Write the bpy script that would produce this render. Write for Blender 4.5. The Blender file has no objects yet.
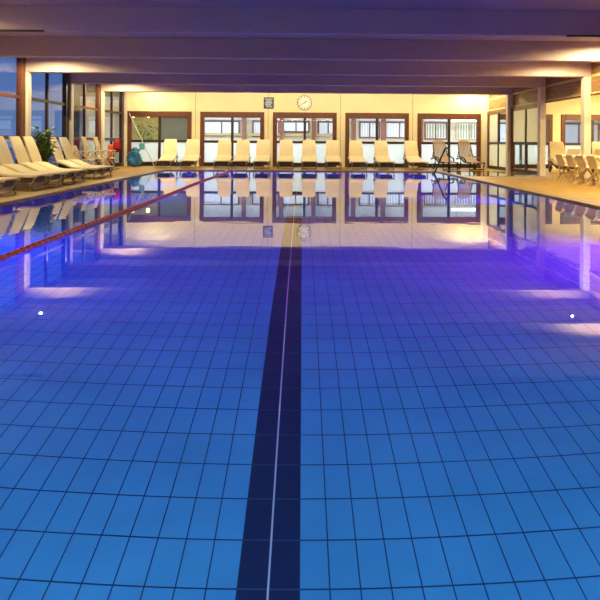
import bpy, bmesh, math, random
from mathutils import Vector, Matrix
random.seed(7)
PI = math.pi
SC = bpy.context.scene
COL = SC.collection

# ------------------------------------------------------------------ camera
HC = 0.975
F_PX, YAW, ROLL, CX, CY = 584.76, 0.0131, 0.007, 309.8, 142.46
cd = bpy.data.cameras.new('camera')
cam = bpy.data.objects.new('camera', cd); COL.objects.link(cam)
cd.sensor_fit = 'HORIZONTAL'; cd.sensor_width = 36.0
cd.lens = F_PX / 600 * 36.0
cd.shift_x = (300 - CX) / 600
cd.shift_y = -(300 - CY) / 600
cd.clip_start = 0.05; cd.clip_end = 400
cam.location = (0, 0, HC)
cam.matrix_world = (Matrix.Translation((0, 0, HC)) @ Matrix.Rotation(-YAW, 4, 'Z')
                    @ Matrix.Rotation(PI / 2, 4, 'X') @ Matrix.Rotation(ROLL, 4, 'Z'))
SC.camera = cam

# ------------------------------------------------------------------ world: dusk
w = bpy.data.worlds.new('dusk'); SC.world = w; w.use_nodes = True
wn, wl = w.node_tree.nodes, w.node_tree.links
bg = wn['Background']
tc = wn.new('ShaderNodeTexCoord'); sp = wn.new('ShaderNodeSeparateXYZ'); cr = wn.new('ShaderNodeValToRGB')
wl.new(tc.outputs['Generated'], sp.inputs[0]); wl.new(sp.outputs['Z'], cr.inputs[0]); wl.new(cr.outputs[0], bg.inputs[0])
cr.color_ramp.elements[0].position = 0.0; cr.color_ramp.elements[0].color = (0.22, 0.40, 0.85, 1)
cr.color_ramp.elements[1].position = 0.35; cr.color_ramp.elements[1].color = (0.03, 0.14, 0.70, 1)
bg.inputs[1].default_value = 0.62

# ------------------------------------------------------------------ exposure
vs = SC.view_settings
vs.view_transform = 'Standard'; vs.look = 'None'; vs.gamma = 1.0; vs.exposure = 0.0
vs.use_curve_mapping = False

# ------------------------------------------------------------------ large lights
def area(name, loc, size, power, color, target=None, direction=None, spread=PI):
    l = bpy.data.lights.new(name, 'AREA'); l.shape = 'RECTANGLE'
    l.size, l.size_y = size; l.energy = power; l.color = color; l.spread = spread
    o = bpy.data.objects.new(name, l); COL.objects.link(o); o.location = loc
    d = Vector(direction) if direction else Vector(target) - Vector(loc)
    o.rotation_euler = d.to_track_quat('-Z', 'Y').to_euler()
    return o
WARM = (1.0, 0.79, 0.36)
WARM2 = (1.0, 0.80, 0.38)
# added unseen fill behind the last beam, evenly warming the far wall
area('far_wall_fill', (0, 20.95, 2.95), (13.0, 0.1), 240, WARM2, direction=(0, 1, -0.45))
# added fills under the side hall's ceiling, kept out of view
area('hall_fill', (10.2, 14.5, 3.08), (3.0, 0.5), 200, WARM2, direction=(0, 0, -1))
area('hall_fill', (12.1, 20.5, 3.08), (2.0, 0.5), 480, WARM2, direction=(0, 0, -1))
# the room behind the far wall
area('back_room_lamp', (-3.1, 25.6, 2.55), (6, 0.4), 250, (0.84, 0.92, 1.0), direction=(0, 0, -1))
area('back_room_lamp', (6.5, 25.6, 2.55), (9, 0.4), 310, (0.84, 0.92, 1.0), direction=(0, 0, -1))
# underwater lamps in the pool's walls
def uw(loc, power, color, direction, size=(0.5, 0.3), spread=PI):
    area('underwater_lamp', loc, size, power, color, direction=direction, spread=spread)
CYAN, BLUE, DEEP, VIO = (0.36, 0.62, 1.0), (0.03, 0.16, 1.0), (0.08, 0.02, 1.0), (1.0, 0.0, 0.62)
LILAC, AZURE = (0.60, 0.05, 1.0), (0.10, 0.40, 1.0)
for x in (-3.2, -1.1, 1.1, 3.2):
    uw((x, 0.62, -0.45), 24, CYAN, (0, 1, -0.25))
for y, c, p, d, sp_ in ((3.5, AZURE, 20, 1, PI), (4.9, LILAC, 26, 0.1, 1.5), (6.6, DEEP, 50, 0.1, 1.8), (10.5, DEEP, 60, 1, 1.5), (14.0, DEEP, 70, 1, 1.5), (17.5, DEEP, 60, 1, 1.5)):
    uw((-4.62, y, -0.6), p, c, (1, d, -0.24 if sp_ < 3 else -0.1), spread=sp_)
for y, c, p, d, sp_ in ((3.5, AZURE, 18, 1, PI), (5.5, VIO, 62, 0.1, 1.5), (6.7, VIO, 62, 0.1, 1.6), (10.8, DEEP, 50, 1, 1.4), (14.0, DEEP, 70, 1, 1.5), (17.5, DEEP, 60, 1, 1.5)):
    uw((4.62, y, -0.6), p, c, (-1, d, -0.24 if sp_ < 3 else -0.1), spread=sp_)
# added warm fill behind the camera, for the nearest beam and right chairs
area('camera_fill', (0, -1.6, 2.95), (7.0, 0.3), 190, WARM2, direction=(0, 1, 0.02))

# ------------------------------------------------------------------ helpers
def link(o):
    COL.objects.link(o); return o
class MB:
    def __init__(s): s.bm = bmesh.new()
    def box(s, x0, x1, y0, y1, z0, z1, M=None):
        v = [s.bm.verts.new(p) for p in ((x0,y0,z0),(x1,y0,z0),(x1,y1,z0),(x0,y1,z0),(x0,y0,z1),(x1,y0,z1),(x1,y1,z1),(x0,y1,z1))]
        for f in ((3,2,1,0),(4,5,6,7),(0,1,5,4),(1,2,6,5),(2,3,7,6),(3,0,4,7)):
            s.bm.faces.new([v[i] for i in f])
        if M is not None: bmesh.ops.transform(s.bm, matrix=M, verts=v)
        return s
    def quad(s, *pts):
        s.bm.faces.new([s.bm.verts.new(p) for p in pts]); return s
    def tube(s, pts, r, n=8, flat=1.0, cap=True):
        pts = [Vector(p) for p in pts]; rings = []
        rs = r if isinstance(r, (list, tuple)) else [r]*len(pts)
        up = Vector((0.0, 0, 1))
        for i, p in enumerate(pts):
            t = (pts[min(i+1, len(pts)-1)] - pts[max(i-1, 0)]).normalized()
            a = t.cross(up)
            if a.length < 1e-3: a = t.cross(Vector((0, 1, 0)))
            a.normalize(); b = t.cross(a).normalized()
            rings.append([s.bm.verts.new(p + (a*math.cos(2*PI*k/n) + b*math.sin(2*PI*k/n)*flat)*rs[i]) for k in range(n)])
        for i in range(len(rings)-1):
            for k in range(n):
                s.bm.faces.new((rings[i][k], rings[i][(k+1) % n], rings[i+1][(k+1) % n], rings[i+1][k]))
        if cap:
            s.bm.faces.new(rings[0][::-1]); s.bm.faces.new(rings[-1])
        return s
    def lathe(s, prof, n=24, M=None, cap=True):
        rings = []; allv = []
        for r, z in prof:
            rg = [s.bm.verts.new((r*math.cos(2*PI*k/n), r*math.sin(2*PI*k/n), z)) for k in range(n)]
            rings.append(rg); allv += rg
        for i in range(len(rings)-1):
            for k in range(n):
                s.bm.faces.new((rings[i][k], rings[i][(k+1) % n], rings[i+1][(k+1) % n], rings[i+1][k]))
        if cap:
            s.bm.faces.new(rings[0][::-1]); s.bm.faces.new(rings[-1])
        if M is not None: bmesh.ops.transform(s.bm, matrix=M, verts=allv)
        return s
    def sheet(s, prof, w0, w1, th, ny=1):
        """a panel swept along an x-z profile; half-width runs from w0 to w1; th thick"""
        n = len(prof); top = []; bot = []
        for i, (x, z) in enumerate(prof):
            a = prof[max(i-1, 0)]; b = prof[min(i+1, n-1)]
            t = Vector((b[0]-a[0], 0, b[1]-a[1])).normalized(); nr = Vector((-t.z, 0, t.x))
            hw = w0 + (w1-w0)*i/(n-1); p = Vector((x, 0, z))
            if i in (0, n-1): hw -= 0.02
            top.append([s.bm.verts.new(p + Vector((0, -hw + 2*hw*k/ny, 0)) + nr*th/2) for k in range(ny+1)])
            bot.append([s.bm.verts.new(p + Vector((0, -hw + 2*hw*k/ny, 0)) - nr*th/2) for k in range(ny+1)])
        for i in range(n-1):
            for k in range(ny):
                s.bm.faces.new((top[i][k], top[i+1][k], top[i+1][k+1], top[i][k+1]))
                s.bm.faces.new((bot[i][k+1], bot[i+1][k+1], bot[i+1][k], bot[i][k]))
            s.bm.faces.new((top[i][0], bot[i][0], bot[i+1][0], top[i+1][0]))
            s.bm.faces.new((top[i+1][ny], bot[i+1][ny], bot[i][ny], top[i][ny]))
        for k in range(ny):
            s.bm.faces.new((top[0][k+1], bot[0][k+1], bot[0][k], top[0][k]))
            s.bm.faces.new((top[-1][k], bot[-1][k], bot[-1][k+1], top[-1][k+1]))
        return s
    def build(s, name, mat, parent=None, smooth=False, bevel=0.0):
        bmesh.ops.recalc_face_normals(s.bm, faces=s.bm.faces)
        me = bpy.data.meshes.new(name); s.bm.to_mesh(me); s.bm.free()
        if smooth:
            for p in me.polygons: p.use_smooth = True
        me.materials.append(mat)
        o = link(bpy.data.objects.new(name, me))
        if parent is not None: o.parent = parent
        if bevel:
            m = o.modifiers.new('bevel', 'BEVEL'); m.width = bevel; m.segments = 2; m.limit_method = 'ANGLE'
        return o
def structure(o): o['kind'] = 'structure'; return o
def tag(o, label, cat, group=None):
    o['label'] = label; o['category'] = cat
    if group: o['group'] = group
    return o
def thing(name, loc, label, cat, group=None, rz=0.0):
    o = link(bpy.data.objects.new(name, None)); o.location = loc; o.rotation_euler = (0, 0, rz)
    return tag(o, label, cat, group)
def dup(root, loc, rz, label, group):
    r = root.copy(); COL.objects.link(r); r.location = loc; r.rotation_euler = (0, 0, rz)
    r['label'] = label; r['group'] = group
    for ch in list(root.children):
        c = ch.copy(); COL.objects.link(c); c.parent = r
        for g in list(ch.children):
            d = g.copy(); COL.objects.link(d); d.parent = c
    return r

# ------------------------------------------------------------------ materials
def new_mat(name):
    m = bpy.data.materials.new(name); m.use_nodes = True
    return m, m.node_tree.nodes, m.node_tree.links, m.node_tree.nodes['Principled BSDF']
def mat(name, color, rough=0.5, var=0.12, scale=6.0, metal=0.0, bump=0.0, spec=0.5):
    m, n, l, b = new_mat(name)
    tcn = n.new('ShaderNodeTexCoord'); ns = n.new('ShaderNodeTexNoise'); rp = n.new('ShaderNodeValToRGB')
    ns.inputs['Scale'].default_value = scale; ns.inputs['Detail'].default_value = 5
    l.new(tcn.outputs['Object'], ns.inputs['Vector']); l.new(ns.outputs['Fac'], rp.inputs[0])
    rp.color_ramp.elements[0].position = 0.3; rp.color_ramp.elements[1].position = 0.7
    rp.color_ramp.elements[0].color = tuple(c*(1-var) for c in color) + (1,)
    rp.color_ramp.elements[1].color = tuple(min(1, c*(1+var)) for c in color) + (1,)
    l.new(rp.outputs[0], b.inputs['Base Color'])
    b.inputs['Roughness'].default_value = rough; b.inputs['Metallic'].default_value = metal
    b.inputs['Specular IOR Level'].default_value = spec
    if bump:
        bp = n.new('ShaderNodeBump'); bp.inputs['Strength'].default_value = bump; bp.inputs['Distance'].default_value = 0.01
        l.new(ns.outputs['Fac'], bp.inputs['Height']); l.new(bp.outputs[0], b.inputs['Normal'])
    return m
def emit(name, color, strength):
    m, n, l, b = new_mat(name)
    b.inputs['Base Color'].default_value = (0.9, 0.9, 0.9, 1)
    b.inputs['Emission Color'].default_value = tuple(color) + (1,); b.inputs['Emission Strength'].default_value = strength
    return m
def planks(name, c1, c2, axis='Y', board=0.09, rough=0.45):
    """boards running along `axis` with fine grain"""
    m, n, l, b = new_mat(name)
    tcn = n.new('ShaderNodeTexCoord'); mp = n.new('ShaderNodeMapping')
    s = {'X': (0.6, 9, 9), 'Y': (9, 0.6, 9), 'Z': (9, 9, 0.6)}[axis]; mp.inputs['Scale'].default_value = s
    ns = n.new('ShaderNodeTexNoise'); ns.inputs['Scale'].default_value = 2.5; ns.inputs['Detail'].default_value = 6
    l.new(tcn.outputs['Object'], mp.inputs[0]); l.new(mp.outputs[0], ns.inputs['Vector'])
    rp = n.new('ShaderNodeValToRGB'); rp.color_ramp.elements[0].position = 0.32; rp.color_ramp.elements[1].position = 0.68
    rp.color_ramp.elements[0].color = c1 + (1,); rp.color_ramp.elements[1].color = c2 + (1,)
    l.new(ns.outputs['Fac'], rp.inputs[0])
    sx = n.new('ShaderNodeSeparateXYZ'); l.new(tcn.outputs['Object'], sx.inputs[0])
    dv = n.new('ShaderNodeMath'); dv.operation = 'DIVIDE'; dv.inputs[1].default_value = board; l.new(sx.outputs['Z'], dv.inputs[0])
    fr = n.new('ShaderNodeMath'); fr.operation = 'FRACT'; l.new(dv.outputs[0], fr.inputs[0])
    lt = n.new('ShaderNodeMath'); lt.operation = 'LESS_THAN'; lt.inputs[1].default_value = 0.1; l.new(fr.outputs[0], lt.inputs[0])
    mx = n.new('ShaderNodeMix'); mx.data_type = 'RGBA'; l.new(lt.outputs[0], mx.inputs['Factor']); l.new(rp.outputs[0], mx.inputs['A'])
    mx.inputs['B'].default_value = tuple(c*0.4 for c in c1) + (1,)
    l.new(mx.outputs['Result'], b.inputs['Base Color']); b.inputs['Roughness'].default_value = rough
    return m

M = {}
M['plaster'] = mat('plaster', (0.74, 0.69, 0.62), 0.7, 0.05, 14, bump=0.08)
M['beam'] = mat('dimmed_plaster', (0.50, 0.38, 0.40), 0.7, 0.05, 14, bump=0.08)  # column plaster darkened and mauved for the beams' dim purple light
M['wall'] = mat('cream_wall', (0.78, 0.71, 0.50), 0.7, 0.05, 1.2)
M['frame'] = mat('mahogany_frame', (0.115, 0.035, 0.015), 0.4, 0.25, 9)
M['darkframe'] = mat('dark_brown_frame', (0.035, 0.018, 0.012), 0.4, 0.25, 9)
M['joint'] = mat('joint_strip', (0.40, 0.33, 0.22), 0.6)
M['cedar'] = planks('cedar_boards', (0.16, 0.075, 0.025), (0.36, 0.19, 0.07), 'Y', 0.08)
M['strip'] = mat('pale_wood_strip', (0.62, 0.45, 0.22), 0.5)
M['white'] = mat('white_plastic', (0.82, 0.72, 0.49), 0.45, 0.04, 4)
M['rib'] = mat('cream_plastic_frame', (0.70, 0.60, 0.44), 0.45, 0.05, 4)
M['leg'] = mat('shade_greyed_leg', (0.36, 0.33, 0.32), 0.5, 0.08, 8)  # whitish legs greyed, under-seat shade put into the colour
M['under'] = mat('under_seat_shade', (0.055, 0.05, 0.055), 0.6, 0.2, 8)  # near-black tone standing for shade beneath the white loungers
M['beech'] = mat('beech_legs', (0.62, 0.45, 0.24), 0.5, 0.1, 20)
M['brown'] = mat('brown_sling', (0.34, 0.24, 0.15), 0.6, 0.1, 30)
M['black'] = mat('black_plastic', (0.012, 0.012, 0.013), 0.4, 0.2, 20)
M['steel'] = mat('dark_steel', (0.10, 0.10, 0.12), 0.25, 0.1, 20, metal=0.9)
M['red'] = mat('red_rope_floats', (0.42, 0.012, 0.02), 0.4, 0.35, 40)
M['navy'] = mat('navy_sign', (0.015, 0.03, 0.12), 0.4)
M['paper'] = mat('sign_lettering', (0.45, 0.52, 0.72), 0.5)
M['clockface'] = mat('clock_face', (0.82, 0.82, 0.80), 0.4, 0.02)
M['grey'] = mat('grey_rim', (0.30, 0.31, 0.33), 0.35)
M['leaf'] = mat('plant_leaf', (0.17, 0.26, 0.05), 0.45, 0.5, 25)
M['stem'] = mat('plant_stem', (0.12, 0.07, 0.03), 0.7)
M['pot'] = mat('pink_pot', (0.55, 0.30, 0.22), 0.6)
M['redcloth'] = mat('red_cloth', (0.50, 0.02, 0.03), 0.8, 0.2, 12)
M['orangecloth'] = mat('orange_cloth', (0.75, 0.13, 0.04), 0.8, 0.2, 12)
M['navycloth'] = mat('navy_cloth', (0.02, 0.02, 0.06), 0.8, 0.2, 12)
M['bluenet'] = mat('blue_net', (0.015, 0.13, 0.36), 0.6, 0.5, 30)
M['teal'] = mat('teal_rim', (0.10, 0.36, 0.42), 0.4)
M['pole'] = mat('pale_pole', (0.50, 0.56, 0.48), 0.35)
M['lens'] = emit('lamp_lens', (1.0, 0.86, 0.62), 40)
M['snow'] = mat('snow', (0.72, 0.78, 0.88), 0.9, 0.05, 0.5)
M['olive'] = mat('olive_render', (0.22, 0.18, 0.08), 0.8, 0.2, 1)
M['litpane'] = emit('lit_pane', (0.70, 0.85, 1.0), 0.45)
M['bluepane'] = emit('dusk_pane', (0.22, 0.32, 0.62), 0.35)
M['blind'] = mat('white_blind', (0.80, 0.80, 0.84), 0.7, 0.03)
M['curtain'] = mat('olive_curtain', (0.50, 0.46, 0.26), 0.8, 0.12, 6)
M['backwall'] = mat('back_room_wall', (0.72, 0.62, 0.46), 0.8, 0.06)
M['yellowwall'] = mat('yellow_wall', (0.62, 0.46, 0.14), 0.8, 0.15)
M['pillar'] = mat('brown_pillar', (0.26, 0.10, 0.06), 0.5, 0.15)
M['ceil2'] = mat('white_ceiling', (0.85, 0.85, 0.85), 0.8, 0.02)
M['tube'] = emit('lamp_tube', (0.95, 0.98, 1.0), 6)

# glass: clear pane (transparent with Fresnel gloss)
def glass(name, tint, rough=0.0):
    m, n, l, b = new_mat(name); n.remove(b); out = n['Material Output']
    tr = n.new('ShaderNodeBsdfTransparent'); tr.inputs[0].default_value = tint + (1,)
    gl = n.new('ShaderNodeBsdfGlossy'); gl.inputs['Roughness'].default_value = rough
    lw_ = n.new('ShaderNodeLayerWeight'); lw_.inputs['Blend'].default_value = 0.5
    pw = n.new('ShaderNodeMath'); pw.operation = 'POWER'; pw.inputs[1].default_value = 5.0; l.new(lw_.outputs['Facing'], pw.inputs[0])
    fr = n.new('ShaderNodeMath'); fr.operation = 'MULTIPLY_ADD'; fr.inputs[1].default_value = 0.9; fr.inputs[2].default_value = 0.035; l.new(pw.outputs[0], fr.inputs[0])
    mx = n.new('ShaderNodeMixShader'); l.new(fr.outputs[0], mx.inputs[0]); l.new(tr.outputs[0], mx.inputs[1]); l.new(gl.outputs[0], mx.inputs[2])
    l.new(mx.outputs[0], out.inputs[0]); return m
M['glass'] = glass('clear_glass', (0.90, 0.94, 0.96))
def frosted(name='frosted_glass', k=1.0):
    m, n, l, b = new_mat(name); n.remove(b); out = n['Material Output']
    tl = n.new('ShaderNodeBsdfTranslucent'); tl.inputs[0].default_value = (0.86*k, 0.93*k, 0.95*k*(0.9 if k < 1 else 1), 1)
    df = n.new('ShaderNodeBsdfDiffuse'); df.inputs[0].default_value = (0.80*k, 0.88*k, 0.88*k, 1)
    gl = n.new('ShaderNodeBsdfGlossy'); gl.inputs['Roughness'].default_value = 0.15
    m1 = n.new('ShaderNodeMixShader'); m1.inputs[0].default_value = 0.3
    l.new(tl.outputs[0], m1.inputs[1]); l.new(df.outputs[0], m1.inputs[2])
    m2 = n.new('ShaderNodeMixShader'); m2.inputs[0].default_value = 0.06
    l.new(m1.outputs[0], m2.inputs[1]); l.new(gl.outputs[0], m2.inputs[2]); l.new(m2.outputs[0], out.inputs[0]); return m
M['frost'] = frosted()
M['frostgrey'] = frosted('grey_green_frosted_glass', 0.36)

# water
def water():
    m, n, l, b = new_mat('pool_water'); n.remove(b); out = n['Material Output']
    rf = n.new('ShaderNodeBsdfRefraction'); rf.inputs['IOR'].default_value = 1.333; rf.inputs['Roughness'].default_value = 0.0
    rf.inputs['Color'].default_value = (0.72, 0.92, 1.0, 1)
    gl = n.new('ShaderNodeBsdfGlossy'); gl.inputs['Roughness'].default_value = 0.0; gl.inputs['Color'].default_value = (1, 1, 1, 1)
    fr = n.new('ShaderNodeFresnel'); fr.inputs['IOR'].default_value = 1.333
    g = n.new('ShaderNodeMixShader'); l.new(fr.outputs[0], g.inputs[0]); l.new(rf.outputs[0], g.inputs[1]); l.new(gl.outputs[0], g.inputs[2])
    tcn = n.new('ShaderNodeTexCoord'); mp = n.new('ShaderNodeMapping'); mp.inputs['Scale'].default_value = (0.8, 2.2, 1)
    ns = n.new('ShaderNodeTexNoise'); ns.inputs['Scale'].default_value = 1.1; ns.inputs['Detail'].default_value = 2
    l.new(tcn.outputs['Object'], mp.inputs[0]); l.new(mp.outputs[0], ns.inputs['Vector'])
    bp = n.new('ShaderNodeBump'); bp.inputs['Strength'].default_value = 0.03; bp.inputs['Distance'].default_value = 0.03
    l.new(ns.outputs['Fac'], bp.inputs['Height']); 
    for q in (rf, gl, fr): l.new(bp.outputs[0], q.inputs['Normal'])
    l.new(g.outputs[0], out.inputs[0]); return m
M['water'] = water()

# pool floor tiles: 12.75 x 23.5 cm, dark lane line two tiles wide
TW, TL, TPH = 0.122, 0.227, 2.31
def tiles(name, lane):
    m, n, l, b = new_mat(name)
    tcn = n.new('ShaderNodeTexCoord'); sx = n.new('ShaderNodeSeparateXYZ'); l.new(tcn.outputs['Object'], sx.inputs[0])
    def mth(op, a, c=None):
        q = n.new('ShaderNodeMath'); q.operation = op
        for i, v in enumerate((a, c)):
            if v is None: continue
            if isinstance(v, (int, float)): q.inputs[i].default_value = v
            else: l.new(v, q.inputs[i])
        return q.outputs[0]
    def groove(v, size, off, wid):
        f = mth('FRACT', mth('DIVIDE', mth('SUBTRACT', v, off), size))
        d = mth('MINIMUM', f, mth('SUBTRACT', 1.0, f))
        return mth('LESS_THAN', d, wid/size/2)
    gx = groove(sx.outputs['X'], TW, 0.0, 0.0055); gy = groove(sx.outputs['Y'] if lane else sx.outputs['Z'], TL, TPH, 0.007)
    gr = mth('MAXIMUM', gx, gy)
    ns = n.new('ShaderNodeTexNoise'); ns.inputs['Scale'].default_value = 1.5; ns.inputs['Detail'].default_value = 4
    l.new(tcn.outputs['Object'], ns.inputs['Vector'])
    rp = n.new('ShaderNodeValToRGB'); rp.color_ramp.elements[0].color = (0.07, 0.33, 0.58, 1); rp.color_ramp.elements[1].color = (0.09, 0.39, 0.66, 1)
    rp.color_ramp.elements[0].position = 0.35; rp.color_ramp.elements[1].position = 0.65
    l.new(ns.outputs['Fac'], rp.inputs[0])
    mx = n.new('ShaderNodeMix'); mx.data_type = 'RGBA'; l.new(gr, mx.inputs['Factor']); l.new(rp.outputs[0], mx.inputs['A']); mx.inputs['B'].default_value = (0.01, 0.05, 0.12, 1)
    res = mx.outputs['Result']
    if lane:
        inl = mth('MULTIPLY', mth('GREATER_THAN', sx.outputs['X'], -2*TW), mth('LESS_THAN', sx.outputs['X'], 0.004))
        cen = mth('LESS_THAN', mth('ABSOLUTE', mth('ADD', sx.outputs['X'], TW)), 0.004)
        lm = n.new('ShaderNodeMix'); lm.data_type = 'RGBA'; l.new(gy, lm.inputs['Factor']); lm.inputs['A'].default_value = (0.015, 0.03, 0.09, 1); lm.inputs['B'].default_value = (0.05, 0.09, 0.16, 1)
        lc = n.new('ShaderNodeMix'); lc.data_type = 'RGBA'; l.new(cen, lc.inputs['Factor']); l.new(lm.outputs['Result'], lc.inputs['A']); lc.inputs['B'].default_value = (0.60, 0.66, 0.72, 1)
        fm = n.new('ShaderNodeMix'); fm.data_type = 'RGBA'; l.new(inl, fm.inputs['Factor']); l.new(res, fm.inputs['A']); l.new(lc.outputs['Result'], fm.inputs['B'])
        res = fm.outputs['Result']
    l.new(res, b.inputs['Base Color']); b.inputs['Roughness'].default_value = 0.5
    b.inputs['Specular IOR Level'].default_value = 0.1
    return m
M['pooltile'] = tiles('pool_floor_tiles', True)
M['pooltile_wall'] = tiles('pool_wall_tiles', False)

# deck: tan stone tiles, wet and glossy by the pool's far right corner
def deck():
    m, n, l, b = new_mat('deck_stone')
    tcn = n.new('ShaderNodeTexCoord')
    bk = n.new('ShaderNodeTexBrick'); bk.inputs['Scale'].default_value = 1.0; bk.offset = 0.5
    bk.inputs['Brick Width'].default_value = 0.6; bk.inputs['Row Height'].default_value = 0.3; bk.inputs['Mortar Size'].default_value = 0.006
    bk.inputs['Color1'].default_value = (0.50, 0.31, 0.065, 1); bk.inputs['Color2'].default_value = (0.42, 0.25, 0.05, 1); bk.inputs['Mortar'].default_value = (0.22, 0.13, 0.06, 1)
    l.new(tcn.outputs['Object'], bk.inputs['Vector'])
    ns = n.new('ShaderNodeTexNoise'); ns.inputs['Scale'].default_value = 3; ns.inputs['Detail'].default_value = 6
    l.new(tcn.outputs['Object'], ns.inputs['Vector'])
    mx = n.new('ShaderNodeMix'); mx.data_type = 'RGBA'; mx.blend_type = 'MULTIPLY'; mx.inputs['Factor'].default_value = 0.6
    rp = n.new('ShaderNodeValToRGB'); rp.color_ramp.elements[0].color = (0.55, 0.5, 0.42, 1); rp.color_ramp.elements[1].color = (1.2, 1.15, 1.1, 1)
    rp.color_ramp.elements[0].position = 0.3; rp.color_ramp.elements[1].position = 0.7
    l.new(ns.outputs['Fac'], rp.inputs[0]); l.new(bk.outputs['Color'], mx.inputs['A']); l.new(rp.outputs[0], mx.inputs['B'])
    l.new(mx.outputs['Result'], b.inputs['Base Color'])
    # wet patch
    ds = n.new('ShaderNodeVectorMath'); ds.operation = 'DISTANCE'; ds.inputs[1].default_value = (5.6, 19.2, 0)
    l.new(tcn.outputs['Object'], ds.inputs[0])
    ad = n.new('ShaderNodeMath'); ad.operation = 'ADD'; l.new(ds.outputs['Value'], ad.inputs[0]); l.new(ns.outputs['Fac'], ad.inputs[1])
    wr = n.new('ShaderNodeValToRGB'); wr.color_ramp.elements[0].position = 0.24; wr.color_ramp.elements[1].position = 0.34
    wr.color_ramp.elements[0].color = (0.06, 0.06, 0.06, 1); wr.color_ramp.elements[1].color = (0.42, 0.42, 0.42, 1)
    sc_ = n.new('ShaderNodeMath'); sc_.operation = 'DIVIDE'; sc_.inputs[1].default_value = 8.0
    l.new(ad.outputs[0], sc_.inputs[0]); l.new(sc_.outputs[0], wr.inputs[0]); l.new(wr.outputs[0], b.inputs['Roughness'])
    return m
M['deck'] = deck()
M['coping'] = mat('coping_stone', (0.34, 0.22, 0.10), 0.45, 0.25, 8)

# ------------------------------------------------------------------ dimensions
D = {k: 9.36 + 2.8*(k-1) for k in range(-3, 7)}     # beam fronts
YF = 23.30                                            # far wall
HB = 2.72; HCEIL = 3.13
XL, XR = -6.98, 7.26
PX = 4.69; PY0, PY1 = 0.55, 20.1; WZ = -0.025; PD = -1.375
XH = 13.6                                             # side hall's outer wall
YN = -2.6

# ------------------------------------------------------------------ structure
f = MB()
f.box(XL-0.3, -PX, YN, YF+0.2, -0.3, 0); f.box(PX, XH, YN, YF+0.2, -0.3, 0)
f.box(-PX, PX, YN, PY0, -0.3, 0); f.box(-PX, PX, PY1, YF+0.2, -0.3, 0)
structure(f.build('floor', M['deck']))
c = MB()
c.box(-PX-0.22, -PX+0.02, PY0, PY1, -0.06, 0.006); c.box(PX-0.02, PX+0.22, PY0, PY1, -0.06, 0.006)
c.box(-PX-0.22, PX+0.22, PY1-0.02, PY1+0.22, -0.06, 0.0061)
structure(c.build('trim_1', M['coping']))
p = MB(); p.quad((-PX, PY0, PD), (PX, PY0, PD), (PX, PY1, PD), (-PX, PY1, PD))
structure(p.build('floor_pool', M['pooltile']))
p = MB()
p.quad((-PX, PY0, PD), (-PX, PY1, PD), (-PX, PY1, -0.03), (-PX, PY0, -0.03)); p.quad((PX, PY0, PD), (PX, PY1, PD), (PX, PY1, -0.03), (PX, PY0, -0.03))
p.quad((-PX, PY1, PD), (PX, PY1, PD), (PX, PY1, -0.03), (-PX, PY1, -0.03)); p.quad((-PX, PY0, PD), (PX, PY0, PD), (PX, PY0, -0.03), (-PX, PY0, -0.03))
structure(p.build('wall_pool', M['pooltile_wall']))
wm = MB(); wm.quad((-PX, PY0, WZ), (PX, PY0, WZ), (PX, PY1, WZ), (-PX, PY1, WZ))
structure(wm.build('water', M['water']))

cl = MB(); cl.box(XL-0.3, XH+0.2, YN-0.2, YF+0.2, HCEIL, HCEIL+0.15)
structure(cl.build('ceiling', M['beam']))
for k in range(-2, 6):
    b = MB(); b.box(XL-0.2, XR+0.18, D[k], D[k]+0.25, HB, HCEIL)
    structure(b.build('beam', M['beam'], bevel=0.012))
for k in range(-2, 6):
    for x0, x1 in ((XL-0.20, XL), (XR, XR+0.18)):
        b = MB(); b.box(x0, x1, D[k], D[k]+0.2, 0, HB)
        structure(b.build('column', M['plaster'], bevel=0.008))
# dark tracks under the nearest beam
for x0, x1 in ((XL, -4.12), (4.25, XR)):
    structure(MB().box(x0, x1, D[1]-0.004, D[1]+0.05, HB-0.012, HB+0.018).build('trim_2' if x0 < 0 else 'trim_3', M['black']))

# far wall with door openings
PITCH, X0D, DHW, DTOP = 2.8845, 0.1015, 1.27, 2.17
centres = [X0D + (i-2)*PITCH for i in range(7)]
fw = MB(); xs = XL-0.3
for cx_ in centres:
    fw.box(xs, cx_-DHW, YF, YF+0.2, 0, HCEIL); fw.box(cx_-DHW, cx_+DHW, YF, YF+0.2, DTOP, HCEIL); xs = cx_+DHW
fw.box(xs, XH+0.2, YF, YF+0.2, 0, HCEIL)
structure(fw.build('wall_far', M['wall']))
for i in range(4):
    x = centres[i] + PITCH/2 - 0.02
    structure(MB().box(x-0.012, x+0.012, YF-0.006, YF+0.01, 0, HCEIL).build('trim_%d' % (4+i), M['joint']))
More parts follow.
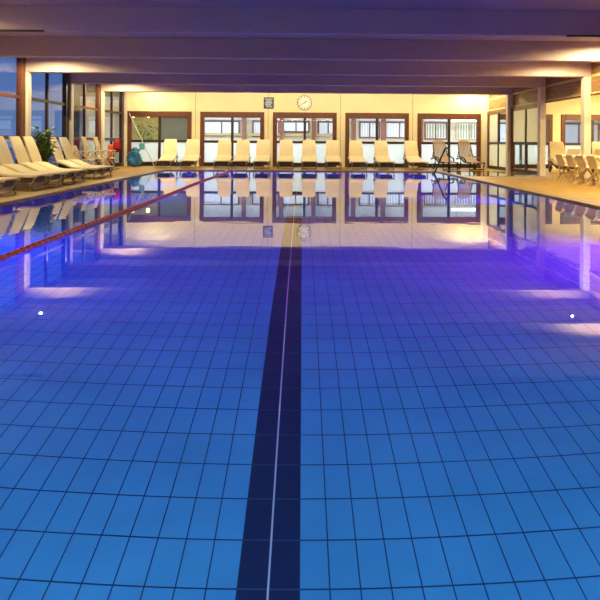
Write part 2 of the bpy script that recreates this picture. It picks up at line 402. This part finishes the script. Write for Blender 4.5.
# pilasters in the far corners
structure(MB().box(XR-0.06, XR+0.18, YF-0.12, YF, 0, HCEIL).build('column', M['plaster']))
structure(MB().box(XL-0.2, XL+0.05, YF-0.1, YF, 0, HCEIL).build('column', M['plaster']))
for i, cx_ in enumerate(centres):
    d = structure(link(bpy.data.objects.new('door_%d' % (i+1), None))); d.location = (cx_, YF+0.02, 0)
    fr = MB()
    fr.box(-DHW, -DHW+0.16, -0.06, 0.08, 0, DTOP); fr.box(DHW-0.16, DHW, -0.06, 0.08, 0, DTOP)
    fr.box(-DHW+0.16, DHW-0.16, -0.06, 0.08, DTOP-0.23, DTOP)
    fr.build('door_frame', M['frame'], d, bevel=0.008)
    sh = MB()
    sh.box(-0.05, 0.05, -0.03, 0.05, 0.0, DTOP-0.23)
    sh.box(-DHW+0.16, -0.05, -0.025, 0.045, 0.94, 1.03); sh.box(0.05, DHW-0.16, -0.025, 0.045, 0.94, 1.03)
    sh.box(-DHW+0.16, -0.05, -0.025, 0.045, 0.0, 0.16); sh.box(0.05, DHW-0.16, -0.025, 0.045, 0.0, 0.16)
    sh.build('door_rails', M['darkframe'], d)
    for x0, x1 in ((-DHW+0.16, -0.05), (0.05, DHW-0.16)):
        MB().box(x0, x1, 0.0, 0.012, 1.03, DTOP-0.23).build('pane', M['frostgrey'] if (i == 0 and x0 > 0) else M['glass'], d)
        MB().box(x0, x1, 0.0, 0.012, 0.16, 0.94).build('frosted_pane', M['frost'], d)

# left wall: solid near the camera, windows between the columns beyond
lw = MB(); lw.box(XL-0.3, XL-0.14, YN, D[2], 0, HCEIL); structure(lw.build('wall_left', M['wall']))
for i, k in enumerate((2, 3, 4, 5)):
    y0, y1 = D[k]+0.2, (D[k+1] if k < 5 else YF-0.1)
    wdw = structure(link(bpy.data.objects.new('window_%d' % (i+1), None))); wdw.location = (XL-0.12, y0, 0)
    L = y1-y0; ym = (L-0.25)/2
    fr = MB()
    fr.box(-0.06, 0.06, 0, 0.08, 0, HCEIL); fr.box(-0.06, 0.06, L-0.24, L, 0, HCEIL)
    fr.box(-0.06, 0.06, 0.08, L-0.24, 0, 0.14); fr.box(-0.06, 0.06, 0.08, L-0.24, HCEIL-0.1, HCEIL)
    fr.build('window_frame', M['frame'] if k in (2, 4) else M['darkframe'], wdw)
    g = MB(); g.box(-0.03, 0.04, ym-0.04, ym+0.04, 0.14, HCEIL-0.1)
    for z0, z1 in ((2.02, 2.10), (1.0, 1.09)):
        g.box(-0.03, 0.035, 0.08, ym-0.04, z0, z1); g.box(-0.03, 0.035, ym+0.04, L-0.24, z0, z1)
    g.build('glazing_bars', M['frame'] if k in (2, 4) else M['darkframe'], wdw)
    MB().box(-0.008, 0.004, 0.08, L-0.24, 0.14, HCEIL-0.1).build('pane', M['glass'], wdw)

# right side: cedar lintels between the columns, two glazed doors in the far bays
for k in range(-2, 6):
    y0, y1 = D[k]+0.2, (D[k+1] if k < 5 else YF-0.12)
    n = 10+k
    t = structure(MB().box(XR+0.17, XR+0.27, y0, y1, 2.30, HCEIL).build('trim_%d' % (20+k), M['cedar']))
    MB().box(XR+0.15, XR+0.29, y0, y1, 2.27, 2.32).build('pale_strip', M['strip'], t)
    MB().box(XR+0.15, XR+0.29, y0, y1, 2.24, 2.27).build('dark_strip', M['frame'], t)
    MB().box(XR+0.155, XR+0.17, y0, y1, 2.70, 2.76).build('pale_strip', M['strip'], t)
for i, k in enumerate((4, 5)):
    y0, y1 = D[k]+0.2, (D[k+1] if k < 5 else YF-0.12); L = y1-y0
    d = structure(link(bpy.data.objects.new('door_%d' % (8+i), None))); d.location = (XR+0.15, y0, 0)
    fr = MB()
    fr.box(-0.05, 0.05, 0, 0.12, 0, 2.24); fr.box(-0.05, 0.05, L-0.16, L, 0, 2.24); fr.box(-0.05, 0.05, 0.12, L-0.16, 2.12, 2.24)
    fr.build('door_frame', M['frame'], d)
    g = MB(); ym = L/2-0.02
    g.box(-0.035, 0.035, ym-0.05, ym+0.05, 0, 2.12)
    for z0, z1 in ((0.96, 1.04), (0.0, 0.12)):
        g.box(-0.03, 0.03, 0.12, ym-0.05, z0, z1); g.box(-0.03, 0.03, ym+0.05, L-0.16, z0, z1)
    g.build('door_rails', M['darkframe'], d)
    for a, b_, hi, lo in ((0.12, ym-0.05, 'glass' if k == 5 else 'frost', 'frost' if k == 5 else 'glass'), (ym+0.05, L-0.16, 'frost', 'frost' if k == 5 else 'glass')):
        MB().box(-0.006, 0.006, a, b_, 1.04, 2.12).build('pane' if hi == 'glass' else 'frosted_pane', M[hi], d)
        MB().box(-0.006, 0.006, a, b_, 0.12, 0.96).build('pane' if lo == 'glass' else 'frosted_pane', M[lo], d)

structure(MB().box(XH, XH+0.2, YN, YF+0.2, 0, HCEIL).build('wall_right', M['wall']))
structure(MB().box(XL-0.3, XH+0.2, YN-0.2, YN, -0.3, HCEIL).build('wall_near', M['wall']))

# ------------------------------------------------------------------ the room behind the far wall
BX0, BX1, BY = -8.7, 15.0, 28.2
structure(MB().box(BX0, BX1, YF+0.2, BY, -0.3, -0.02).build('floor_back', M['ceil2']))
structure(MB().box(BX0, BX1, YF+0.2, BY+0.2, 2.62, 2.75).build('ceiling_back', M['ceil2']))
structure(MB().box(BX0, BX1, BY, BY+0.2, -0.02, 2.62).build('wall_back', M['backwall']))
structure(MB().box(BX0-0.2, BX0, YF+0.2, BY+0.2, -0.3, 2.75).build('wall_back_left', M['backwall']))
structure(MB().box(BX1, BX1+0.2, YF+0.2, BY+0.2, -0.3, 2.75).build('wall_back_right', M['backwall']))
structure(MB().box(-8.6, -5.3, BY-0.03, BY, 0, 2.6).build('trim_40', M['yellowwall']))
structure(MB().box(-5.3, BX1, BY-0.10, BY, 2.04, 2.62).build('trim_41', M['ceil2']))
def back_window(n, x0, x1, z0, z1, pane, slats=False, frame='pillar', curtain=None):
    o = structure(link(bpy.data.objects.new('window_%d' % n, None))); o.location = ((x0+x1)/2, BY, z0)
    hw, h = (x1-x0)/2, z1-z0
    fr = MB(); fr.box(-hw, -hw+0.07, -0.06, -0.001, 0, h); fr.box(hw-0.07, hw, -0.06, -0.001, 0, h)
    fr.box(-hw+0.07, hw-0.07, -0.06, -0.001, 0, 0.07); fr.box(-hw+0.07, hw-0.07, -0.06, -0.001, h-0.07, h)
    fr.box(-0.03, 0.03, -0.055, -0.001, 0.07, h-0.07)
    fr.build('window_frame', M[frame], o)
    MB().box(-hw+0.07, hw-0.07, -0.02, -0.002, 0.07, h-0.07).build('pane', M[pane], o)
    if slats:
        s = MB(); q = -hw+0.10
        while q < hw-0.15:
            s.box(q, q+0.085, -0.045, -0.035, 0.09, h-0.08); q += 0.13
        s.build('vertical_blind', M['blind' if not curtain else curtain], o)
    return o
back_window(20, -4.75, -3.0, 1.25, 2.0, 'bluepane'); back_window(21, -2.4, -1.1, 1.2, 2.0, 'bluepane', True)
back_window(22, -0.95, 0.35, 1.45, 2.0, 'litpane'); back_window(23, 0.75, 1.75, 1.3, 2.0, 'bluepane')
back_window(24, 2.75, 3.75, 1.2, 2.0, 'litpane', True); back_window(25, 4.0, 5.4, 1.2, 2.0, 'litpane', True)
back_window(26, 5.9, 7.0, 1.15, 2.0, 'bluepane', True, curtain='curtain'); back_window(27, 7.4, 8.8, 1.15, 2.0, 'litpane', True, 'strip', 'curtain')
back_window(28, 9.2, 11.2, 0.9, 2.0, 'bluepane'); back_window(29, 12.4, 14.4, 0.95, 2.0, 'bluepane')
structure(MB().box(-4.7, 2.3, BY-0.2, BY, 1.28, 1.40).build('trim_42', M['strip']))
for x in (-2.75, -0.98, 0.55, 2.45, 3.87, 5.65, 11.6):
    structure(MB().box(x-0.1, x+0.1, BY-0.5, BY-0.3, -0.02, 2.62).build('column', M['pillar']))

# ------------------------------------------------------------------ outside the left windows
structure(MB().box(-90, XL-0.3, -30, 110, -0.6, -0.35).build('ground', M['snow']))
h = thing('house', (-14.0, 44.5, -0.35), 'olive rendered house with lit windows outside the left windows', 'house')
MB().box(-1.2, 3, -6, 16, 0, 6.5).build('wall', M['olive'], h)
MB().box(-1.5, 3.6, -6.5, 16.5, 6.5, 6.9).build('roof', M['snow'], h)
for y in (-4.2, -1, 2.2, 5.4, 8.6):
    for z in (0.7, 3.7):
        f_ = MB().box(3.0, 3.06, y-0.9, y+0.9, z, z+1.6).build('window', M['frame'], h)
        MB().box(3.06, 3.07, y-0.78, y-0.05, z+0.1, z+1.5).box(3.06, 3.07, y+0.05, y+0.78, z+0.1, z+1.5).build('pane', M['litpane'], f_)

# ------------------------------------------------------------------ ceiling downlights
def downlight(x, y, label, power=170, aim=(0, 0.0, -1), blend=0.35, angle=172):
    t = thing('ceiling_downlight', (x, y, HCEIL), label, 'lamp', 'ceiling downlights at the beam ends')
    MB().lathe([(0.075, -0.03), (0.105, -0.03), (0.105, 0.0), (0.075, 0.0)], 24).build('trim_ring', M['grey'], t)
    MB().lathe([(0.072, -0.026), (0.072, -0.012)], 24).build('lens', M['lens'], t)
    l = bpy.data.lights.new('bulb', 'SPOT'); l.energy = power; l.color = WARM; l.spot_size = math.radians(angle); l.spot_blend = blend
    l.shadow_soft_size = 0.02
    o = link(bpy.data.objects.new('bulb', l)); o.location = (0, 0, -0.034); o.parent = t
    o.rotation_euler = Vector(aim).to_track_quat('-Z', 'Y').to_euler()
    return t
downlight(-6.2, 14.04, 'round ceiling downlight mirrored in the water at left edge', 430)
downlight(-6.17, 19.66, 'round ceiling downlight mirrored in the water below the plant', 430)
downlight(6.5, 13.93, 'round ceiling downlight mirrored in the water at right', 430)
downlight(6.3, 11.35, 'round ceiling downlight out past the right edge before the nearer beam', 760)
downlight(-6.2, 8.5, 'round ceiling downlight out past the left edge over near deck', 430)
downlight(6.7, 22.55, 'round ceiling downlight over the far right corner of the deck', 280)
downlight(-5.9, 22.55, 'round ceiling downlight over the far left corner of the deck', 130)

# ------------------------------------------------------------------ wall clock and sign
ck = thing('wall_clock', (0.085, YF, 2.555), 'round white wall clock with grey rim above the middle glass door', 'clock')
RY = Matrix.Rotation(PI/2, 4, 'X')
MB().lathe([(0.295, 0.0), (0.295, 0.05), (0.265, 0.06), (0.262, 0.03)], 40, RY).build('rim', M['grey'], ck, True)
MB().lathe([(0.268, 0.0), (0.268, 0.035)], 40, RY).build('dial', M['clockface'], ck)
for i in range(12):
    MB().box(-0.012, 0.012, -0.042, -0.034, 0.185, 0.245, Matrix.Rotation(i*PI/6, 4, 'Y')).build('hour_mark', M['black'], ck)
def hand(ang, ln, wd, y): return MB().box(-wd, wd, y-0.004, y, -0.03, ln, Matrix.Rotation(math.radians(ang), 4, 'Y'))
hand(50, 0.13, 0.013, -0.045).build('hour_hand', M['black'], ck); hand(240, 0.20, 0.009, -0.051).build('minute_hand', M['black'], ck)
MB().lathe([(0.018, 0.03), (0.018, 0.056)], 12, RY).build('hub', M['black'], ck)

sg = thing('wall_sign', (-1.34, YF, 2.535), 'small navy blue notice board with pale lettering left of the clock', 'sign')
MB().box(-0.20, 0.20, -0.03, 0, -0.225, 0.225).build('board', M['navy'], sg, bevel=0.006)
for z, a, b_, hh in ((0.15, -0.15, 0.15, 0.018), (0.075, -0.11, 0.12, 0.022), (0.0, -0.15, 0.14, 0.022), (-0.075, -0.13, 0.10, 0.022), (-0.15, -0.10, 0.14, 0.018)):
    MB().box(a, b_, -0.034, -0.03, z-hh, z+hh).build('text_line', M['paper'], sg)

# ------------------------------------------------------------------ loungers
SEAT = [(-0.53, 0.46), (-0.42, 0.445), (-0.28, 0.385), (-0.12, 0.315), (0.0, 0.295), (0.25, 0.29), (0.53, 0.285)]
BACK = [(-0.53, 0.465), (-0.585, 0.62), (-0.65, 0.80), (-0.72, 0.97), (-0.765, 1.065)]
def lounger(label, group, sling='white', rail='rib', legm='leg', wheels=False, slatted=False):
    t = thing('sun_lounger', (0, 0, 0), label, 'sun lounger', group)
    MB().sheet(SEAT, 0.262, 0.255, 0.035, 6).build('seat', M[sling], t, bevel=0.008)
    if slatted:
        s = MB()
        for i in range(9):
            y = -0.24+i*0.06
            k = 1-0.12*abs(i-4)/4
            s.tube([(x, y*(1-0.12*(z-0.46)/0.6), z if z < 1 else 1.0+0.065*k) for x, z in BACK], 0.024, 6, 0.4)
        s.tube([(-0.765, -0.215, 1.03), (-0.772, -0.13, 1.075), (-0.772, 0.13, 1.075), (-0.765, 0.215, 1.03)], 0.018, 6)
        s.build('backrest', M[sling], t)
        MB().tube([(-0.54, -0.27, 0.50), (-0.66, -0.255, 0.8), (-0.765, -0.225, 1.03)], 0.016, 6).tube([(-0.54, 0.27, 0.50), (-0.66, 0.255, 0.8), (-0.765, 0.225, 1.03)], 0.016, 6).build('back_frame', M[rail], t)
    else:
        MB().sheet(BACK, 0.275, 0.235, 0.03, 6).build('backrest', M[sling], t, bevel=0.008)
    for s in (-1, 1):
        y = 0.265*s
        MB().tube([(0.54, y, 0.27), (0.25, y, 0.275), (0.0, y, 0.28), (-0.12, y, 0.295), (-0.28, y, 0.36), (-0.42, y, 0.415), (-0.55, y, 0.42), (-0.83, y, 0.38)], 0.022, 8, 1.3).build('side_rail', M[rail], t, True)
        MB().tube([(0.46, y, 0.27), (0.50, y, 0.20), (0.43, y, 0.10), (0.47, y, 0.0)], [0.034, 0.028, 0.024, 0.028], 8).build('leg', M[legm], t, True)
        if wheels:
            Mx = Matrix.Translation((-0.45, 0.31*s, 0.11)) @ Matrix.Rotation(PI/2, 4, 'X')
            MB().lathe([(0.06, -0.02), (0.11, -0.02), (0.11, 0.02), (0.06, 0.02)], 20, Mx).build('wheel', M['black'], t, False)
            MB().tube([(-0.40, y, 0.39), (-0.38, y, 0.25), (-0.45, y, 0.11)], 0.028, 8).build('leg', M[legm], t, True)
            MB().tube([(0.1, y, 0.31), (0.02, y*1.1, 0.42), (-0.25, y*1.1, 0.47), (-0.58, y*1.1, 0.49)], 0.026, 8).build('armrest', M[rail], t, True)
        else:
            MB().tube([(-0.62, y, 0.39), (-0.58, y, 0.24), (-0.66, y, 0.12), (-0.62, y, 0.0)], [0.034, 0.028, 0.024, 0.028], 8).build('leg', M[legm], t, True)
        MB().tube([(-0.655, 0.22*s, 0.79), (-0.82, 0.25*s, 0.39)], 0.012, 6).build('back_strut', M[rail], t)
    MB().tube([(0.475, -0.265, 0.04), (0.475, 0.265, 0.04)], 0.016, 8).build('foot_bar', M[legm], t)
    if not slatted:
        MB().sheet([(-0.50, 0.33), (-0.25, 0.26), (0.0, 0.195), (0.22, 0.195), (0.45, 0.21)], 0.235, 0.235, 0.12, 2).build('seat_shade', M['under'], t, bevel=0.01)  # dark slab added where only shade lies below the seat
    return t
GL = 'white loungers along the left windows'; GF = 'white loungers along the far wall'
left = [
 (10.45, 'white plastic lounger nearest the camera at left, only its foot end in view'),
 (11.70, 'white plastic lounger second from the near end of the left row, backrest cut off'),
 (12.40, 'white plastic lounger third from near end of left row, its backrest touching the picture edge'),
 (13.15, 'white plastic lounger with raised back standing in front of the first white left column'),
 (13.83, 'white plastic lounger with raised back just on the near side of the potted plant'),
 (15.15, 'white plastic lounger with raised back just beyond the potted plant'),
 (15.85, 'white plastic lounger farthest from camera in the left row, before the folding armchairs'),
]
first = None
for y, lab in left:
    if first is None:
        first = lounger(lab, GL); first.location = (-5.68, y, 0); first.rotation_euler = (0, 0, 0.0)
    else:
        dup(first, (-5.68 + random.uniform(-0.02, 0.02), y, 0), random.uniform(-0.02, 0.02), lab, GL)
far = [
 (167, 0.00, 'white lounger leftmost along the far wall, beside the leaning pole'),
 (190.5, 0.03, 'white lounger second from left along the far wall, at right jamb of first glass door'),
 (223, 0.03, 'white lounger third from left along far wall, at left pane of second glass door'),
 (241, -0.02, 'white lounger fourth from left along the far wall, just left of the sign above'),
 (262, 0.0, 'white lounger at the wall pier under the navy sign'),
 (285.5, 0.0, 'white lounger at left pane of the middle door, lower left of the clock'),
 (309, 0.0, 'white lounger at the right pane of the middle door, straight below the clock'),
 (333, 0.0, 'white lounger at the wall pier right of the middle door under the clock'),
 (357.5, 0.03, 'white lounger at left pane of the fourth glass door'),
 (384, 0.05, 'white lounger at right pane of the fourth glass door'),
 (416, 0.12, 'white lounger turned slightly, next to the brown slatted loungers'),
]
YL = 21.6
def xat(px, Y): return (px-301.9)/F_PX*Y*1.004
for px, rz, lab in far:
    dup(first, (xat(px, YL), YL, 0), -PI/2+rz, lab, GF)
b0 = lounger('brown slatted lounger on black wheels, left one of two beside the pool handrail', 'brown slatted loungers', 'brown', 'black', 'black', True, True)
b0.location = (xat(445.5, YL), YL, 0); b0.rotation_euler = (0, 0, -PI/2+0.12)
dup(b0, (xat(471.5, YL), YL, 0), -PI/2+0.12, 'brown slatted lounger on black wheels in the far right corner of the deck', 'brown slatted loungers')
wl_ = lounger('white lounger with black wheels in the side hall behind the left folding chair', 'loungers in the side hall', 'white', 'rib', 'leg', True)
wl_.location = (8.95, 19.9, 0); wl_.rotation_euler = (0, 0, -PI/2-0.1)
dup(wl_, (10.3, 19.6, 0), -PI/2-0.1, 'white lounger with black wheels in side hall at the right picture edge', 'loungers in the side hall')

# ------------------------------------------------------------------ folding armchairs
def armchair(label, group, top, legm):
    t = thing('folding_armchair', (0, 0, 0), label, 'chair', group)
    MB().sheet([(0.24, 0.425), (0.20, 0.445), (0.0, 0.435), (-0.2, 0.42)], 0.215, 0.215, 0.03, 4).build('seat', M['white'], t, bevel=0.008)
    lean = 0.12 + 0.1*(top-0.86) if top > 0.8 else 0.07
    MB().sheet([(-0.19, 0.44), (-0.22, 0.55), (-0.25, (0.55+top)/2), (-0.19-lean, top)], 0.215, 0.195, 0.03, 4).build('backrest', M['white'], t, bevel=0.01)
    for s in (-1, 1):
        y = 0.235*s
        MB().tube([(0.26, y, 0.665), (0.1, y, 0.68), (-0.1, y, 0.675), (-0.26, y, 0.66)], 0.024, 8, 0.7).build('armrest', M['white'], t, True)
        MB().tube([(0.24, y, 0.0), (0.2, y, 0.2), (0.05, y, 0.42), (-0.22, y, 0.66)], 0.019, 8).build('leg', M[legm], t)
        MB().tube([(-0.26, y*0.9, 0.0), (-0.1, y*0.9, 0.2), (0.1, y*0.9, 0.42), (0.22, y*0.95, 0.66)], 0.019, 8).build('leg', M[legm], t)
    MB().tube([(0.225, -0.235, 0.1), (0.225, 0.235, 0.1)], 0.012, 6).build('stretcher', M[legm], t)
    return t
GR = 'white folding armchairs on the right deck'
c0 = armchair('white low-backed armchair on beech legs, farthest of the row on right deck', GR, 0.715, 'beech')
c0.location = (6.90, 15.02, 0)
for y, lab in ((14.48, 'white low-backed armchair on beech legs, second from far end of right row'),
               (13.95, 'white low-backed armchair on beech legs, third from far end of right row'),
               (13.40, 'white low-backed armchair on beech legs, cut by the right edge of the picture')):
    dup(c0, (6.92, y, 0), random.uniform(-0.02, 0.02), lab, GR)
GB = 'white chairs behind the right row'
a0 = armchair('white high-backed chair behind the low right row, leftmost of three', GB, 0.84, 'beech')
a0.location = (7.62, 16.55, 0); a0.rotation_euler = (0, 0, PI+0.75)
dup(a0, (8.45, 16.6, 0), PI+0.75, 'white high-backed chair behind the low right row, second from left of three', GB)
dup(a0, (8.05, 15.6, 0), PI+0.6, 'white high-backed chair behind the low right row, rightmost of three', GB)
GA = 'white armchairs at the far end of the left deck'
a1 = armchair('white high-backed folding armchair just beyond the third left column', GA, 1.10, 'rib')
a1.location = (-6.28, 17.75, 0)
dup(a1, (-6.22, 18.6, 0), 0.03, 'white high-backed folding armchair nearest the red towel on left deck', GA)
dup(a0, (-6.25, 16.85, 0), 0.0, 'white low-backed folding armchair right after the last left lounger', GA)

# ------------------------------------------------------------------ lane rope
pts = []
for i in range(120):
    y = 0.75 + (19.95-0.75)*i/119
    pts.append((-2.51 + 0.02*math.sin(y*0.8), y, WZ+0.006))
rp_ = thing('lane_rope', (-2.5, 0.75, WZ), 'red floating lane rope running down the left side of pool', 'lane rope')
rb = MB()
rr = []; pp = []
for i in range(480):
    y = 0.75 + (19.6-0.75)*i/479; pp.append((0.02*math.sin(y*0.8), y-0.75, 0.006)); rr.append(0.034 if i % 3 else 0.024)
rb.tube(pp, rr, 8).build('float_line', M['red'], rp_)
MB().tube([(0.0, 18.5, 0.008), (0.0, 18.7, 0.010), (0.0, 19.1, 0.012), (0.0, 19.28, 0.02)], [0.04, 0.065, 0.065, 0.03], 12).build('end_float', M['red'], rp_)

# ------------------------------------------------------------------ handrail into the water
hr = thing('pool_handrail', (4.75, 19.3, 0), 'dark steel handrail sloping into the pool before the brown loungers', 'handrail')
MB().tube([(0.12, 0, 0.0), (0.12, 0, 0.70), (0.10, 0, 0.79), (0.04, 0, 0.83), (-0.03, 0.0, 0.78), (-0.40, 0, -0.1), (-0.52, 0, -0.45)], 0.028, 10).build('rail', M['steel'], hr, True)
MB().lathe([(0.05, 0.0), (0.05, 0.012), (0.03, 0.02)], 16, Matrix.Translation((0.12, 0, 0.004))).build('flange', M['steel'], hr)

# ------------------------------------------------------------------ potted plant among the left loungers
pl = thing('potted_plant', (-6.36, 14.49, 0), 'bushy green potted plant between the left loungers', 'plant')
MB().lathe([(0.12, 0.0), (0.15, 0.05), (0.18, 0.30), (0.20, 0.33), (0.20, 0.36), (0.17, 0.36)], 20).build('pot', M['pot'], pl, True)
st = MB(); lf = MB()
rnd = random.Random(3)
for i in range(18):
    a = rnd.uniform(0, 2*PI); r = rnd.uniform(0.05, 0.24); zt = rnd.uniform(0.75, 1.32)
    q = [(0.03*math.cos(a), 0.03*math.sin(a), 0.34), (r*0.5*math.cos(a), r*0.5*math.sin(a), 0.34+(zt-0.34)*0.55), (r*math.cos(a), r*math.sin(a), zt)]
    st.tube(q, [0.012, 0.009, 0.005], 5)
    for j in range(34):
        u = rnd.uniform(0.25, 1.0); base = Vector(q[0]).lerp(Vector(q[2]), u)
        az = rnd.uniform(0, 2*PI); el = rnd.uniform(-0.3, 0.9); L_ = rnd.uniform(0.10, 0.17)
        dr = Vector((math.cos(az)*math.cos(el), math.sin(az)*math.cos(el), math.sin(el))); sd = dr.cross(Vector((0, 0, 1))).normalized()*L_*0.3
        dn = Vector((0, 0, -0.02)); md = base+dr*L_*0.5+Vector((0, 0, 0.012)); tp = base+dr*L_+dn
        a1_ = [lf.bm.verts.new(v) for v in (base, md+sd, tp, md-sd)]
        lf.bm.faces.new(a1_)
st.build('stem', M['stem'], pl)
lf.build('foliage', M['leaf'], pl)

# ------------------------------------------------------------------ towels on a stand, net and pole at the far left corner
ts = thing('towel_stand', (-6.52, 20.35, 0), 'dark stand holding red and orange towels at the end of left deck', 'stand')
MB().lathe([(0.20, 0.0), (0.20, 0.02), (0.03, 0.05)], 20).build('base', M['black'], ts)
MB().tube([(0, 0, 0.03), (0, 0, 1.02)], 0.018, 8).build('post', M['black'], ts)
MB().tube([(-0.17, 0, 0.78), (-0.08, 0, 0.80), (0, 0, 0.80)], 0.014, 6).build('arm', M['black'], ts)
MB().tube([(0.19, 0, 0.96), (0.10, 0, 0.98), (0, 0, 0.98)], 0.014, 6).build('arm', M['black'], ts)
def towel(name, loc, width, length, m, label, seed):
    r = random.Random(seed); b = MB(); n = 9; grid = []
    for layer in (0.045, -0.045):
        pass
    prof = [(-0.045, -length), (-0.05, -length*0.6), (-0.045, -length*0.25), (-0.03, -0.02), (0.0, 0.016), (0.03, -0.02), (0.045, -length*0.2), (0.05, -length*0.5), (0.045, -length*0.82)]
    for y, z in prof:
        row = []
        for i in range(n):
            u = -1+2*i/(n-1); k = 1-0.25*(1+z/length)
            row.append(b.bm.verts.new((u*width/2*(0.8+0.2*min(1, -z/length+0.2)), y+0.014*math.sin(u*7+z*5+seed), z+0.02*r.random())))
        grid.append(row)
    for a, c in zip(grid, grid[1:]):
        for i in range(n-1): b.bm.faces.new((a[i], a[i+1], c[i+1], c[i]))
    o = b.build(name, m, None, True); o.location = loc
    sm = o.modifiers.new('thick', 'SOLIDIFY'); sm.thickness = 0.014
    return tag(o, label, 'towel')
towel('towel', (-6.41, 20.35, 1.0), 0.20, 0.42, M['redcloth'], 'red towel hanging highest on the dark stand', 1)
towel('towel', (-6.635, 20.35, 0.83), 0.20, 0.62, M['orangecloth'], 'orange towel hanging lower on the dark stand', 2)

bn = thing('net_bag', (-6.42, 22.55, 0), 'blue pool net with teal rim on deck at far left corner', 'net')
nb = MB(); nb.lathe([(0.12, 0.015), (0.21, 0.05), (0.25, 0.14), (0.26, 0.24), (0.22, 0.36), (0.20, 0.46), (0.15, 0.56), (0.13, 0.66), (0.06, 0.74)], 20)
rnd = random.Random(5)
for v in nb.bm.verts:
    k = 1+0.16*math.sin(3*math.atan2(v.co.y, v.co.x)+9*v.co.z)+rnd.uniform(-0.06, 0.06); v.co.x *= k; v.co.y *= k*0.9
nb.build('net', M['bluenet'], bn)
MB().tube([(0.29*math.cos(i*PI/12), -0.12-0.02*math.sin(i*PI/12), 0.31+0.28*math.sin(i*PI/12)) for i in range(25)], 0.014, 6, cap=False).build('hoop', M['teal'], bn, True)
MB().tube([(0.10, -0.1, 0.46), (0.24, -0.12, 0.70), (0.34, -0.12, 0.84)], 0.028, 8).build('handle', M['teal'], bn, True)
MB().box(0.20, 0.40, -0.14, -0.10, 0.66, 0.90).build('scoop', M['teal'], bn, bevel=0.01)
bp_ = Vector((-5.66, 22.5, 0.02)); tp_ = Vector((-6.84, 23.18, 2.08))
po = MB().tube([(0, 0, 0), tuple(tp_-bp_)], 0.016, 8).build('cleaning_pole', M['pole'])
po.location = bp_; tag(po, 'long pale cleaning pole leaning across the left end glass door', 'pole')

# ------------------------------------------------------------------ behind the first glass door: shrub and lamps
sb = thing('potted_shrub', (-7.0, 26.6, -0.02), 'leafy green shrub seen through the first glass door', 'plant')
MB().lathe([(0.2, 0.0), (0.28, 0.5), (0.3, 0.55), (0.26, 0.55)], 18).build('pot', M['pot'], sb, True)
lf = MB(); rnd = random.Random(8)
MB().tube([(0, 0, 0.5), (0.03, 0, 1.1)], 0.03, 6).build('stem', M['stem'], sb)
for i in range(320):
    a = rnd.uniform(0, 2*PI); r = 0.55*math.sqrt(rnd.random()); z = rnd.uniform(0.75, 1.65)
    base = Vector((r*math.cos(a), r*math.sin(a)*0.8, z)); az = rnd.uniform(0, 2*PI); el = rnd.uniform(-0.5, 0.8)
    dr = Vector((math.cos(az)*math.cos(el), math.sin(az)*math.cos(el), math.sin(el))); sd = dr.cross(Vector((0, 0, 1))).normalized()*0.035
    lf.bm.faces.new([lf.bm.verts.new(v) for v in (base, base+dr*0.08+sd, base+dr*0.16, base+dr*0.08-sd)])
M['leaf2'] = mat('shrub_leaf', (0.12, 0.22, 0.05), 0.5, 0.5, 20)
lf.build('foliage', M['leaf2'], sb)
for x, lab in ((-7.75, 'warm globe lamp behind the first glass door, left of two'), (-7.05, 'warm globe lamp behind the first glass door, right of two')):
    g = thing('globe_lamp', (x, 26.9, 2.62), lab, 'lamp', 'globe lamps in the back room')
    MB().tube([(0, 0, 0), (0, 0, -0.42)], 0.008, 6).build('cord', M['black'], g)
    MB().lathe([(0.01, -0.56), (0.06, -0.54), (0.085, -0.48), (0.06, -0.43), (0.02, -0.41)], 16).build('shade', emit('globe', (1.0, 0.7, 0.3), 9), g, True)
tl = thing('tube_lamp', (7.7, 27.2, 2.0), 'white tube lamp seen through the fifth glass door', 'lamp')
MB().box(-0.75, 0.75, -0.06, 0.06, 0.06, 0.10).build('housing', M['ceil2'], tl)
MB().tube([(-0.7, 0, 0.03), (0.7, 0, 0.03)], 0.03, 8).build('tube', M['tube'], tl)
MB().box(-0.5, -0.48, -0.01, 0.01, 0.10, 0.62).box(0.48, 0.5, -0.01, 0.01, 0.10, 0.62).build('hanger', M['grey'], tl)
